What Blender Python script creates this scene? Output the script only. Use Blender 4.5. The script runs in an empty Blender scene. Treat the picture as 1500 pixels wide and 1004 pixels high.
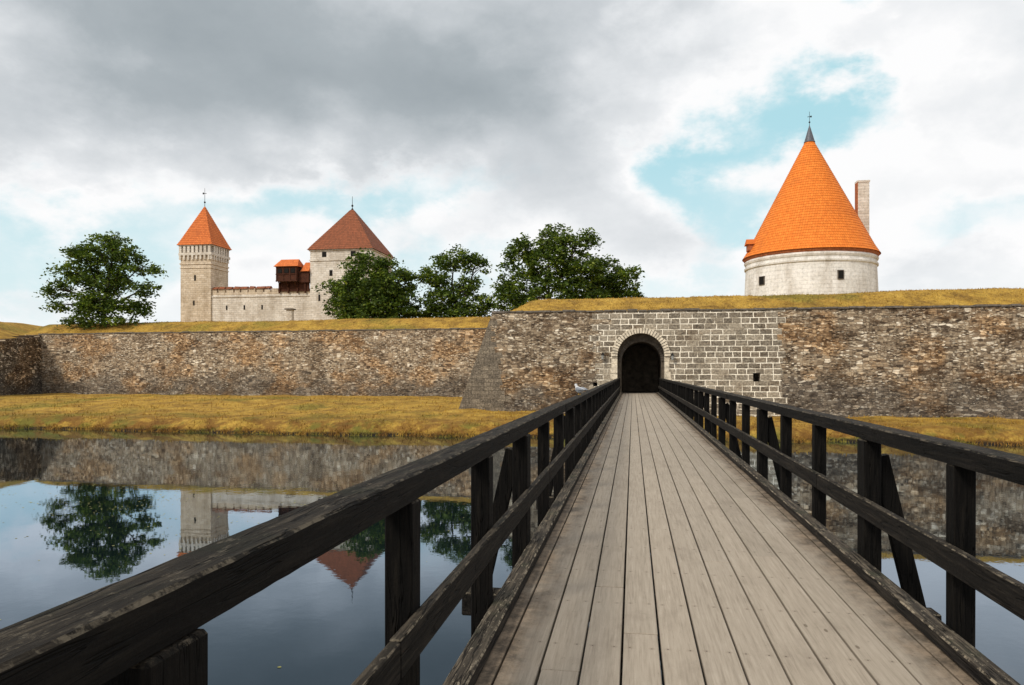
import bpy, bmesh, math, random
import numpy as np
from mathutils import Vector, Matrix, noise as mn
R=random.Random(7)
scene=bpy.context.scene
COL=scene.collection
# ------------------------------------------------------------ node helper
class NT:
    def __init__(s,nt): s.nt=nt; s.L=nt.links
    def n(s,t,**k):
        nd=s.nt.nodes.new(t)
        for a,b in k.items(): setattr(nd,a,b)
        return nd
    def set(s,nd,a,b):
        i=nd.inputs[a]
        if isinstance(b,bpy.types.NodeSocket): s.L.new(b,i)
        else:
            if isinstance(b,(tuple,list)) and i.type=='RGBA' and len(b)==3: b=(*b,1)
            i.default_value=b
    def m(s,op,a,b=0.0,c=0.0,clamp=False):
        nd=s.n('ShaderNodeMath',operation=op,use_clamp=clamp)
        s.set(nd,0,a); s.set(nd,1,b)
        if op in('MULTIPLY_ADD','SMOOTH_MIN','COMPARE'): s.set(nd,2,c)
        return nd.outputs[0]
    def vm(s,op,a,b=(0,0,0),out=0):
        nd=s.n('ShaderNodeVectorMath',operation=op); s.set(nd,0,a); s.set(nd,1,b)
        return nd.outputs[out]
    def xyz(s,v):
        nd=s.n('ShaderNodeSeparateXYZ'); s.set(nd,0,v); return nd.outputs
    def comb(s,x,y,z=0.0):
        nd=s.n('ShaderNodeCombineXYZ'); s.set(nd,0,x); s.set(nd,1,y); s.set(nd,2,z); return nd.outputs[0]
    def noise(s,v,scale,detail=4,rough=.55,dist=0,out='Fac'):
        nd=s.n('ShaderNodeTexNoise'); s.set(nd,'Vector',v)
        nd.inputs['Scale'].default_value=scale; nd.inputs['Detail'].default_value=detail
        nd.inputs['Roughness'].default_value=rough; nd.inputs['Distortion'].default_value=dist
        return nd.outputs[out]
    def ramp(s,f,stops,interp='LINEAR'):
        nd=s.n('ShaderNodeValToRGB'); s.set(nd,0,f); cr=nd.color_ramp; cr.interpolation=interp
        while len(cr.elements)<len(stops): cr.elements.new(0.5)
        for e,(p,c) in zip(cr.elements,stops):
            e.position=p; e.color=(*c,1) if isinstance(c,(tuple,list)) else (c,c,c,1)
        return nd.outputs[0]
    def mix(s,f,a,b,bt='MIX'):
        nd=s.n('ShaderNodeMix',data_type='RGBA',blend_type=bt)
        s.set(nd,0,f); s.set(nd,6,a); s.set(nd,7,b); return nd.outputs[2]
    def fmix(s,f,a,b):
        nd=s.n('ShaderNodeMix',data_type='FLOAT'); s.set(nd,0,f); s.set(nd,2,a); s.set(nd,3,b); return nd.outputs[0]
    def mr(s,v,a,b,c=0.0,d=1.0,smooth=True):
        nd=s.n('ShaderNodeMapRange',interpolation_type='SMOOTHSTEP' if smooth else 'LINEAR')
        for i,x in enumerate((v,a,b,c,d)): s.set(nd,i,x)
        return nd.outputs[0]
    def bump(s,h,strength=.5,dist=.05,normal=None):
        nd=s.n('ShaderNodeBump'); s.set(nd,'Height',h); nd.inputs['Strength'].default_value=strength
        nd.inputs['Distance'].default_value=dist
        if normal is not None: s.set(nd,'Normal',normal)
        return nd.outputs[0]
def newmat(name):
    m=bpy.data.materials.new(name); m.use_nodes=True
    t=NT(m.node_tree); p=m.node_tree.nodes['Principled BSDF']
    p.inputs['Specular IOR Level'].default_value=.2
    p.inputs['Roughness'].default_value=.85
    return m,t,p
def objc(t): return t.n('ShaderNodeTexCoord').outputs['Object']
def rnd(t): return t.n('ShaderNodeNewGeometry').outputs['Random Per Island']

# ------------------------------------------------------------ materials
def mat_rubble(name,horiz='x',dressed=False,stain=1.0,gain=1.0,rough=1.0):
    m,t,p=newmat(name)
    o=objc(t); X,Y,Z=t.xyz(o)[:3]
    U=X if horiz=='x' else Y
    v=t.comb(U,Z,0)
    wob=t.noise(v,.9,2,.5,out='Color')
    wv=t.vm('ADD',v,t.vm('MULTIPLY',t.vm('SUBTRACT',wob,(.5,.5,.5)),(.5,.14,0)))
    wv2=t.vm('MULTIPLY',wv,(1.0,2.8,1))
    def vor(vec,scale,feat):
        nd=t.n('ShaderNodeTexVoronoi',voronoi_dimensions='2D',feature=feat); t.set(nd,'Vector',vec)
        nd.inputs['Scale'].default_value=scale; nd.inputs['Randomness'].default_value=.68; return nd
    a=vor(wv2,2.1,'F1'); ae=vor(wv2,2.1,'DISTANCE_TO_EDGE')
    b=vor(wv2,4.2,'F1'); be=vor(wv2,4.2,'DISTANCE_TO_EDGE')
    sel=t.mr(t.noise(v,.55,3,.6),.44,.50)
    ra=t.xyz(a.outputs['Color'])[0]; rb=t.xyz(b.outputs['Color'])[0]
    G=gain
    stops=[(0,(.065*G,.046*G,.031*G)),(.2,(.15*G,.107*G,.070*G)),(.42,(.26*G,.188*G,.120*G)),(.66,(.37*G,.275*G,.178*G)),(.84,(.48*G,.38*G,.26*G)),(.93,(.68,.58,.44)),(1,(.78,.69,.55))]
    ca=t.ramp(ra,stops); cb=t.ramp(rb,stops)
    ma=t.mr(ae.outputs[0],.01,.06); mb=t.mr(be.outputs[0],.02,.10)
    mortn=t.mix(t.mr(t.noise(v,1.3,3),.38,.60),(.095,.068,.044),(.48,.375,.26))
    ca=t.mix(ma,mortn,ca); cb=t.mix(mb,mortn,cb)
    c=t.mix(sel,ca,cb)
    h=t.fmix(sel,ma,mb)
    big=t.noise(t.vm('MULTIPLY',v,(1,1.4,1)),.16,5,.62)
    fine=t.noise(v,7,4,.65)
    crs=t.noise(t.vm('MULTIPLY',wv,(.35,4.2,1)),1,4,.6)
    c=t.mix(t.mr(crs,.56,.66,0,.55*rough),c,t.mix(1.0,c,(.45,.40,.35),'MULTIPLY'))
    c=t.mix(t.mr(crs,.42,.33,0,.30),c,(.54,.44,.31))
    zz=t.m('ADD',Z,t.m('MULTIPLY',t.m('SUBTRACT',big,.5),7.0))
    low=t.mr(zz,4.6,1.9)
    c=t.mix(t.m('MULTIPLY',low,.66*stain),c,t.mix(1.0,c,(.48,.49,.52),'MULTIPLY'))
    c=t.mix(t.m('MULTIPLY',low,.38*stain),c,(.095,.088,.080))
    c=t.mix(t.mr(big,.49,.60,0,.8),c,t.mix(1.0,c,(1.05,.82,.58),'MULTIPLY'))
    mid=t.noise(t.vm('ADD',t.vm('MULTIPLY',v,(.8,1.3,1)),(11,4,0)),.5,5,.7)
    c=t.mix(t.mr(mid,.50,.60,0,.72*rough),c,t.mix(1.0,c,(.38,.32,.27),'MULTIPLY'))
    vh=t.vm('MULTIPLY',v,(.75,1.6,1))
    sp=t.mr(t.noise(vh,2.7,5,.78),.565,.64)
    c=t.mix(t.m('MULTIPLY',sp,.68),c,(.74,.645,.49))
    sp2=t.mr(t.noise(t.vm('ADD',vh,(31,7,0)),2.4,5,.80),.56,.65)
    c=t.mix(t.m('MULTIPLY',sp2,.80*rough),c,(.034,.026,.019))
    if dressed:
        def ash(bw,rh,ms,shift,wk):
            nd=t.n('ShaderNodeTexBrick')
            w=t.noise(v,1.8,3,.6,out='Color')
            vv=t.vm('ADD',t.vm('ADD',v,(shift,.12,0)),t.vm('MULTIPLY',t.vm('SUBTRACT',w,(.5,.5,.5)),(wk,wk*.6,0)))
            t.set(nd,'Vector',vv)
            nd.offset=.5; nd.squash=.72; nd.squash_frequency=3
            for k,val in (('Scale',1),('Mortar Size',ms),('Mortar Smooth',.35),('Bias',0),('Brick Width',bw),('Row Height',rh)): nd.inputs[k].default_value=val
            nd.inputs['Color1'].default_value=(0,0,0,1); nd.inputs['Color2'].default_value=(1,1,1,1); nd.inputs['Mortar'].default_value=(.5,.5,.5,1)
            return nd
        A=ash(.92,.44,.044,0,.12)
        f=t.xyz(A.outputs['Color'])[0]
        bc=t.ramp(f,[(0,(.085,.070,.052)),(.35,(.175,.146,.108)),(.7,(.28,.236,.175)),(1,(.45,.385,.29))])
        bc=t.mix(.5,bc,t.ramp(fine,[(.3,(.055,.045,.034)),(.5,(.20,.165,.122)),(.75,(.46,.39,.29))]))
        bc=t.mix(t.m('MULTIPLY',sp,.35),bc,(.6,.54,.43))
        bc=t.mix(t.m('MULTIPLY',sp2,.65),bc,(.040,.033,.026))
        bc=t.mix(t.mr(mid,.5,.66,0,.6),bc,t.mix(1.0,bc,(.55,.45,.36),'MULTIPLY'))
        mc=t.mix(t.mr(t.noise(v,.7,4,.7),.45,.63),(.84,.76,.62),(.36,.30,.22))
        ac=t.mix(A.outputs['Fac'],bc,mc)
        row=t.m('FLOOR',t.m('DIVIDE',t.m('ADD',Z,.12),.44))
        wn=t.n('ShaderNodeTexWhiteNoise',noise_dimensions='1D'); t.set(wn,'W',row); wr=wn.outputs[0]
        xr=t.m('ADD',X,t.m('MULTIPLY',wr,.7))
        m1=t.m('LESS_THAN',xr,11.6)
        m2=t.m('GREATER_THAN',t.m('ADD',X,t.m('MULTIPLY',t.m('SUBTRACT',wr,.5),1.9)),-2.6)
        k=t.m('MULTIPLY',m1,m2)
        ce=t.m('ADD',-11.0,t.m('MULTIPLY',t.m('SUBTRACT',8.6,Z),.20))
        k2=t.m('LESS_THAN',t.m('ADD',X,t.m('MULTIPLY',wr,.8)),ce)
        B=ash(.7,.33,.016,.3,.1)
        fb=t.xyz(B.outputs['Color'])[0]
        qc=t.ramp(fb,[(0,(.11,.090,.068)),(.5,(.20,.162,.118)),(1,(.30,.245,.175))])
        qc=t.mix(.45,qc,t.ramp(fine,[(.3,(.06,.05,.04)),(.5,(.19,.155,.112)),(.75,(.38,.315,.235))]))
        qc=t.mix(B.outputs['Fac'],qc,(.09,.073,.055))
        c=t.mix(k2,c,qc)
        c=t.mix(k,c,ac)
        h=t.fmix(k,h,t.m('SUBTRACT',1,A.outputs['Fac']))
    c=t.mix(.55,c,t.mix(1.0,c,t.ramp(fine,[(.25,.35),(.5,1.05),(.75,1.55)]),'MULTIPLY'))
    t.set(p,'Base Color',c)
    hf=t.m('ADD',h,t.m('MULTIPLY',fine,.7))
    t.set(p,'Normal',t.bump(hf,.9,.07))
    return m
def mat_lime(name,c1,c2,bw=.8,rh=.32,curve=False,mort=.75):
    m,t,p=newmat(name); o=objc(t); X,Y,Z=t.xyz(o)[:3]
    if curve: U=t.m('MULTIPLY',t.m('ARCTAN2',X,Y),7.4)
    else: U=t.m('ADD',X,t.m('MULTIPLY',Y,1.0))
    v=t.comb(U,Z,0)
    nd=t.n('ShaderNodeTexBrick'); t.set(nd,'Vector',v)
    for k,val in (('Scale',1),('Mortar Size',.018),('Mortar Smooth',.4),('Bias',0),('Brick Width',bw),('Row Height',rh)): nd.inputs[k].default_value=val
    nd.inputs['Color1'].default_value=(*c1,1); nd.inputs['Color2'].default_value=(*c2,1); nd.inputs['Mortar'].default_value=(c1[0]*mort,c1[1]*mort,c1[2]*mort,1)
    n1=t.noise(t.vm('MULTIPLY',v,(1,.35,1)),.5,5,.65); n2=t.noise(v,3.5,4,.7)
    c=t.mix(.8,nd.outputs['Color'],t.ramp(n1,[(.3,(.55,.5,.44)),(.55,(1,1,1)),(.8,(1.1,1.08,1.05))]),'MULTIPLY')
    c=t.mix(.6,c,t.ramp(n2,[(.3,(.55,.53,.5)),(.5,(1,1,1)),(.7,(1.15,1.12,1.08))]),'MULTIPLY')
    t.set(p,'Base Color',c); t.set(p,'Normal',t.bump(t.m('SUBTRACT',n2,nd.outputs['Fac']),.5,.04)); return m
def mat_tile(name,ca,cb,cd,sw=.4):
    m,t,p=newmat(name)
    uv=t.n('ShaderNodeTexCoord').outputs['UV']; U,V,_=t.xyz(uv)[:3]
    nd=t.n('ShaderNodeTexBrick'); t.set(nd,'Vector',uv)
    for k,val in (('Scale',1),('Mortar Size',.028),('Mortar Smooth',.6),('Bias',0),('Brick Width',.26),('Row Height',1.0)): nd.inputs[k].default_value=val
    cm=tuple(a*.45+b*.55 for a,b in zip(ca,cd))
    nd.inputs['Color1'].default_value=(*ca,1); nd.inputs['Color2'].default_value=(*cb,1); nd.inputs['Mortar'].default_value=(*cm,1)
    o=objc(t); n=t.noise(o,.35,5,.65); n2=t.noise(o,4,3,.6)
    c=t.mix(t.mr(n,.52,.75,0,.4),nd.outputs['Color'],cd)
    c=t.mix(.5,c,t.ramp(n2,[(.3,.65),(.5,1.0),(.75,1.2)]),'MULTIPLY')
    c=t.mix(t.mr(t.m('FRACT',V),.85,1.0,0,sw),c,cd)
    t.set(p,'Base Color',c); p.inputs['Roughness'].default_value=.75
    t.set(p,'Normal',t.bump(t.m('SUBTRACT',1,nd.outputs['Fac']),.4,.025)); return m
def mat_simple(name,c,rough=.8,var=.35,scale=4,metal=0):
    m,t,p=newmat(name); o=objc(t); n=t.noise(o,scale,4,.65)
    lo=tuple(x*(1-var) for x in c); hi=tuple(x*(1+var) for x in c)
    t.set(p,'Base Color',t.ramp(n,[(.3,lo),(.7,hi)])); p.inputs['Roughness'].default_value=rough
    p.inputs['Metallic'].default_value=metal
    t.set(p,'Normal',t.bump(n,.3,.02)); return m
def mat_rail(name,axis='y',side=1.0,topg=1.0):
    m,t,p=newmat(name); o=objc(t)
    sc={'y':(34,1.8,34),'z':(34,34,2.2)}[axis]
    r=rnd(t)
    g=t.vm('ADD',t.vm('MULTIPLY',o,sc),t.comb(t.m('MULTIPLY',r,37),r,r))
    n=t.noise(g,1,7,.76,.2); n2=t.noise(o,2.3,5,.7); n3=t.noise(o,45,3,.6)
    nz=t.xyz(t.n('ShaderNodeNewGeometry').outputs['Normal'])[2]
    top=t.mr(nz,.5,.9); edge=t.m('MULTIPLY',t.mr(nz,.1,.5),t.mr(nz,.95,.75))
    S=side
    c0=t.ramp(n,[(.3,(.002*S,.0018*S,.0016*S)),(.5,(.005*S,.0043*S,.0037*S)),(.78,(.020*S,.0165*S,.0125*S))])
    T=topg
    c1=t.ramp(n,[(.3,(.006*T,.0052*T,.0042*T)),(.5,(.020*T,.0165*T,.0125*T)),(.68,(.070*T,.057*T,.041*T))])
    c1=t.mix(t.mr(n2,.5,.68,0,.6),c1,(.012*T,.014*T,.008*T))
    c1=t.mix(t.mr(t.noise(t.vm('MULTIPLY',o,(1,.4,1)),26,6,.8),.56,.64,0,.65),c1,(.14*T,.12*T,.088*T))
    c=t.mix(top,c0,c1)  # shade painted by normal: sides near black, top face lighter
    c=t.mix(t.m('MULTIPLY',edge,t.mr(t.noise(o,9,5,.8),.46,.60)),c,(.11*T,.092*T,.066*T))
    q=t.noise(g,.55,3,.5)
    ck=t.m('MULTIPLY',t.mr(q,.48,.5),t.mr(q,.52,.5))
    c=t.mix(t.m('MULTIPLY',ck,.8),c,(.002,.0018,.0015))
    t.set(p,'Base Color',c); p.inputs['Roughness'].default_value=.75; p.inputs['Specular IOR Level'].default_value=.10
    t.set(p,'Normal',t.bump(t.m('SUBTRACT',t.m('ADD',n,t.m('MULTIPLY',n3,.3)),ck),1.0,.014)); return m
def mat_deck():
    m,t,p=newmat('deck_planks'); o=objc(t); X,Y,Z=t.xyz(o)[:3]; r=rnd(t)
    g=t.vm('ADD',t.vm('MULTIPLY',o,(55,2.2,30)),t.comb(t.m('MULTIPLY',r,91),t.m('MULTIPLY',r,17),0))
    n=t.noise(g,1,6,.66,.3); n2=t.noise(t.vm('MULTIPLY',o,(1,.4,1)),2.2,6,.72); n3=t.noise(o,60,3,.6)
    c=t.ramp(n,[(.25,(.215,.180,.140)),(.45,(.30,.258,.205)),(.6,(.34,.294,.237)),(.8,(.40,.35,.285))])
    c=t.mix(.6,c,t.ramp(r,[(0,(.86,.84,.81)),(.5,(1,.98,.95)),(1,(1.08,1.05,1.01))]),'MULTIPLY')
    c=t.mix(t.mr(n2,.50,.72,0,.38),c,(.17,.138,.105))
    c=t.mix(t.mr(n2,.44,.28,0,.25),c,(.42,.375,.315))
    ex=t.m('ABSOLUTE',t.m('SUBTRACT',X,.51))
    ex=t.m('ADD',ex,t.m('MULTIPLY',t.m('SUBTRACT',n2,.5),.7))
    edge=t.mr(ex,1.02,1.36)
    c=t.mix(t.m('MULTIPLY',edge,.85),c,t.mix(t.mr(t.noise(o,7,6,.75),.35,.65),(.040,.028,.018),(.23,.17,.115)))
    sp=t.mr(t.noise(o,18,4,.8),.65,.73)
    c=t.mix(t.m('MULTIPLY',sp,.45),c,(.10,.078,.055))
    gr=t.mr(t.noise(o,90,2,.6),.68,.74); c=t.mix(t.m('MULTIPLY',gr,.45),c,(.07,.058,.045))
    px=t.m('FRACT',t.m('DIVIDE',t.m('ADD',X,1.0),.2333)); py=t.m('FRACT',t.m('DIVIDE',t.m('ADD',Y,.2),.9))
    dx=t.m('MULTIPLY',t.m('SUBTRACT',t.m('ABSOLUTE',t.m('SUBTRACT',px,.5)),.29),.2333)
    dy=t.m('MULTIPLY',t.m('SUBTRACT',py,.5),.9)
    d=t.m('SQRT',t.m('ADD',t.m('MULTIPLY',dx,dx),t.m('MULTIPLY',dy,dy)))
    nail=t.mr(d,.0065,.004); c=t.mix(nail,c,(.03,.024,.02))
    hs=t.m('MULTIPLY',t.mr(d,.03,.008),.25); c=t.mix(hs,c,(.13,.09,.06))
    # colour darker towards the plank edges
    ed=t.mr(t.m('ABSOLUTE',t.m('SUBTRACT',px,.5)),.44,.5); c=t.mix(t.m('MULTIPLY',ed,.45),c,(.10,.08,.058))
    kn=t.n('ShaderNodeTexVoronoi'); t.set(kn,'Vector',t.vm('ADD',t.vm('MULTIPLY',o,(3.2,1.1,1)),t.comb(t.m('MULTIPLY',r,9),0,0))); kn.inputs['Scale'].default_value=1.2
    kk=t.mr(kn.outputs['Distance'],.055,.03); c=t.mix(t.m('MULTIPLY',kk,.7),c,(.09,.065,.042))
    t.set(p,'Base Color',c); p.inputs['Roughness'].default_value=.8
    t.set(p,'Normal',t.bump(t.m('SUBTRACT',t.m('ADD',n,t.m('MULTIPLY',n3,.3)),nail),.5,.006)); return m
def grass_color(t,o,rr=None):
    n=t.noise(o,.12,5,.6); n2=t.noise(t.vm('ADD',o,(50,9,3)),.55,6,.72); n3=t.noise(t.vm('MULTIPLY',o,(1,.5,1)),5,4,.75)
    c=t.ramp(n2,[(.28,(.14,.075,.020)),(.42,(.30,.175,.034)),(.56,(.47,.285,.050)),(.75,(.56,.37,.080))])
    c=t.mix(t.mr(n,.50,.65,0,.65),c,t.ramp(n3,[(.3,(.07,.075,.012)),(.7,(.26,.235,.034))]))
    c=t.mix(.8,c,t.ramp(n3,[(.25,.30),(.5,.92),(.75,1.3)]),'MULTIPLY')
    if rr is not None: c=t.mix(.55,c,t.ramp(rr,[(0,(.55,.42,.32)),(.5,(1,.95,.9)),(.8,(.8,.95,.6)),(1,(1.25,1.15,1.0))]),'MULTIPLY')
    return c
def bankmix(t,o,c):
    X,Y,Z=t.xyz(o)[:3]
    nn=t.noise(o,.8,4,.7)
    ban=t.m('MULTIPLY',t.mr(Z,.85,.40),t.mr(nn,.38,.58))
    c=t.mix(t.m('MULTIPLY',ban,.7),c,(.15,.060,.013))
    gb=t.m('MULTIPLY',t.mr(Z,.70,.2),t.mr(t.noise(t.vm('ADD',o,(9,30,0)),.35,4,.6),.5,.6))
    return t.mix(t.m('MULTIPLY',gb,.6),c,(.13,.15,.025))
def mat_ground():
    m,t,p=newmat('ground_grass'); o=objc(t); X,Y,Z=t.xyz(o)[:3]
    c=bankmix(t,o,grass_color(t,o))
    wet=t.mr(t.m('ADD',Z,t.m('MULTIPLY',t.noise(o,1.5,4),.15)),.02,-.16)
    c=t.mix(wet,c,(.018,.012,.007))
    t.set(p,'Base Color',c); p.inputs['Roughness'].default_value=.95
    t.set(p,'Normal',t.bump(t.noise(o,6,5,.8),1,.15)); return m
def mat_blade():
    m,t,p=newmat('grass_blades'); o=objc(t); c=bankmix(t,o,grass_color(t,o,rnd(t)))
    t.set(p,'Base Color',c); p.inputs['Roughness'].default_value=.8
    return m
def mat_leaf():
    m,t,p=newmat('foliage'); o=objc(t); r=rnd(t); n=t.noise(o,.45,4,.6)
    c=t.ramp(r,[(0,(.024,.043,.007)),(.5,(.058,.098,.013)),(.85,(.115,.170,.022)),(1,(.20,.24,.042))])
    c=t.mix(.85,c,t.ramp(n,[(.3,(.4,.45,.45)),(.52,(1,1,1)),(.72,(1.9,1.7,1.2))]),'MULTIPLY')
    t.set(p,'Base Color',c); p.inputs['Roughness'].default_value=.55
    tr=t.n('ShaderNodeBsdfTranslucent'); t.set(tr,0,t.mix(1.0,c,(1.5,1.6,.8),'MULTIPLY'))
    ms=t.n('ShaderNodeMixShader'); ms.inputs[0].default_value=.3
    t.L.new(p.outputs[0],ms.inputs[1]); t.L.new(tr.outputs[0],ms.inputs[2])
    t.L.new(ms.outputs[0],t.nt.nodes['Material Output'].inputs[0]); return m
def mat_water():
    m,t,p=newmat('moat_water'); o=objc(t)
    n=t.noise(t.vm('MULTIPLY',o,(1,1,1)),.9,3,.5); n2=t.noise(o,5,3,.5); big=t.noise(o,.08,3,.5)
    h=t.m('ADD',t.m('MULTIPLY',n,.010),t.m('MULTIPLY',n2,.0025))
    h=t.m('MULTIPLY',h,t.mr(big,.35,.7,.25,1.0))
    nd=t.n('ShaderNodeBump'); t.set(nd,'Height',h); nd.inputs['Strength'].default_value=.4; nd.inputs['Distance'].default_value=1.0
    dif=t.n('ShaderNodeBsdfDiffuse'); dif.inputs[0].default_value=(.004,.009,.012,1)
    gl=t.n('ShaderNodeBsdfGlossy'); gl.inputs['Roughness'].default_value=.008; gl.inputs['Color'].default_value=(.74,.86,1,1)
    t.set(gl,'Normal',nd.outputs[0])
    inc=t.n('ShaderNodeNewGeometry').outputs['Incoming']
    dt=t.vm('DOT_PRODUCT',inc,nd.outputs[0],out='Value')
    e=t.m('EXPONENT',t.m('MULTIPLY',t.m('MULTIPLY',dt,dt),-13.0))
    f=t.m('ADD',t.m('MULTIPLY',e,.76),.045)
    ms=t.n('ShaderNodeMixShader'); t.set(ms,0,f); t.L.new(dif.outputs[0],ms.inputs[1]); t.L.new(gl.outputs[0],ms.inputs[2])
    t.L.new(ms.outputs[0],t.nt.nodes['Material Output'].inputs[0]); return m

M_rub_d=mat_rubble('bastion_stone','x',True,gain=.92,rough=1.1)
M_rub=mat_rubble('curtain_stone','x',gain=1.12,rough=.85)
M_rub_y=mat_rubble('shaded_flank_stone','y',stain=1.5,gain=.32)  # darkened copy of the rubble; the flank's shade is put into its colour
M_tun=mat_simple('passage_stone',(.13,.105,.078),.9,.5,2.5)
M_cop=mat_simple('coping_stone',(.13,.11,.09),.9,.5,3)
M_vous=mat_simple('voussoir_stone',(.60,.52,.40),.9,.45,4)
M_lime_w=mat_lime('watch_tower_limestone',(.54,.44,.32),(.68,.58,.46))
M_lime_k=mat_lime('keep_limestone',(.62,.56,.48),(.74,.69,.62))
M_lime_c=mat_lime('round_tower_limestone',(.72,.70,.66),(.80,.78,.75),1.1,.42,True,.85)
M_tile_o=mat_tile('orange_tiles',(.68,.175,.021),(.78,.225,.032),(.40,.095,.017),.3)
M_tile_r=mat_tile('red_tiles',(.52,.130,.030),(.66,.18,.042),(.25,.070,.026))
M_tile_b=mat_tile('brown_tiles',(.20,.068,.032),(.29,.092,.042),(.09,.044,.026))
M_metal=mat_simple('grey_metal',(.10,.105,.12),.5,.3,6,.3)
M_black=mat_simple('black_iron',(.02,.02,.02),.5,.3,6,.5)
M_dark=mat_simple('dark_opening',(.012,.011,.010),.9,.2)
M_wood=mat_simple('oriel_wood',(.060,.020,.010),.8,.5,5)
M_brick=mat_simple('red_brick',(.36,.12,.05),.9,.4,5)
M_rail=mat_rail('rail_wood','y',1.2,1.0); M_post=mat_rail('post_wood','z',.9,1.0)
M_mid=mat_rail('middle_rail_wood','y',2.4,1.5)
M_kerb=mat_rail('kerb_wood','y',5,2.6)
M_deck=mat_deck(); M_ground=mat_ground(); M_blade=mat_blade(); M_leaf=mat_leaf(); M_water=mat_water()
M_bark=mat_simple('bark',(.045,.035,.025),.9,.4,3)
M_gw=mat_simple('gull_white',(.50,.50,.50),.7,.08,30); M_gg=mat_simple('gull_grey',(.22,.24,.27),.7,.15,30)
M_by=mat_simple('gull_beak',(.55,.33,.05),.5,.1,30); M_fl=mat_simple('floating_leaf',(.30,.29,.10),.7,.6,3)
M_glass=mat_simple('lamp_glass',(.30,.30,.28),.15,.1,6)

# ------------------------------------------------------------ object helpers
def link(o): COL.objects.link(o); return o
def top(name,loc,label,cat,group=None,kind=None):
    e=bpy.data.objects.new(name,None); e.location=loc; e.empty_display_size=.3; link(e)
    e['label']=label; e['category']=cat
    if group: e['group']=group
    if kind: e['kind']=kind
    return e
def meshobj(name,bm_or_me,mat,parent=None,smooth=False,local=False):
    if isinstance(bm_or_me,bmesh.types.BMesh):
        me=bpy.data.meshes.new(name)
        bmesh.ops.recalc_face_normals(bm_or_me,faces=bm_or_me.faces)
        bm_or_me.to_mesh(me); bm_or_me.free()
    else: me=bm_or_me
    if mat is not None and not me.materials: me.materials.append(mat)
    o=bpy.data.objects.new(name,me); link(o)
    if smooth:
        me.polygons.foreach_set('use_smooth',[True]*len(me.polygons))
    if parent is not None:
        o.parent=parent
        if not local:
            off=Vector((0,0,0)); p=parent
            while p is not None:
                off+=Vector(p.location); p=p.parent
            o.matrix_parent_inverse=Matrix.Translation(-off)
    return o
def box(bm,x0,x1,y0,y1,z0,z1,jit=0,bev=0):
    vs=[bm.verts.new((x+R.uniform(-jit,jit),y+R.uniform(-jit,jit),z+R.uniform(-jit,jit))) for x in(x0,x1) for y in(y0,y1) for z in(z0,z1)]
    F=[(0,1,3,2),(4,6,7,5),(0,4,5,1),(2,3,7,6),(0,2,6,4),(1,5,7,3)]
    fs=[bm.faces.new([vs[i] for i in f]) for f in F]
    if bev:
        es=set(e for f in fs for e in f.edges)
        bmesh.ops.bevel(bm,geom=list(es),offset=bev,segments=1,affect='EDGES')
    return vs
def hexa(bm,bot,topv):
    a=[bm.verts.new(v) for v in bot]; b=[bm.verts.new(v) for v in topv]
    n=len(a)
    bm.faces.new(a[::-1]); bm.faces.new(b)
    for i in range(n): bm.faces.new((a[i],a[(i+1)%n],b[(i+1)%n],b[i]))
def beam(bm,p,q,w,h,up=Vector((0,0,1))):
    p=Vector(p);q=Vector(q);d=(q-p).normalized(); s=d.cross(up).normalized(); u=s.cross(d)
    c=[(-w/2,-h/2),(w/2,-h/2),(w/2,h/2),(-w/2,h/2)]
    hexa(bm,[p+s*a+u*b for a,b in c],[q+s*a+u*b for a,b in c])
def cyl(bm,p,q,r0,r1,n=8,cap=True):
    p=Vector(p);q=Vector(q);d=(q-p).normalized()
    up=Vector((0,0,1)) if abs(d.z)<.9 else Vector((1,0,0))
    s=d.cross(up).normalized();u=s.cross(d)
    A=[bm.verts.new(p+(s*math.cos(t)+u*math.sin(t))*r0) for t in [2*math.pi*i/n for i in range(n)]]
    B=[bm.verts.new(q+(s*math.cos(t)+u*math.sin(t))*r1) for t in [2*math.pi*i/n for i in range(n)]]
    for i in range(n): bm.faces.new((A[i],A[(i+1)%n],B[(i+1)%n],B[i]))
    if cap: bm.faces.new(A[::-1]); bm.faces.new(B)
def lathe(bm,c,prof,n=64):
    rings=[[bm.verts.new((c[0]+r*math.cos(2*math.pi*i/n),c[1]+r*math.sin(2*math.pi*i/n),z)) for i in range(n)] for r,z in prof]
    for a,b in zip(rings,rings[1:]):
        for i in range(n): bm.faces.new((a[i],a[(i+1)%n],b[(i+1)%n],b[i]))
    return rings
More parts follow.
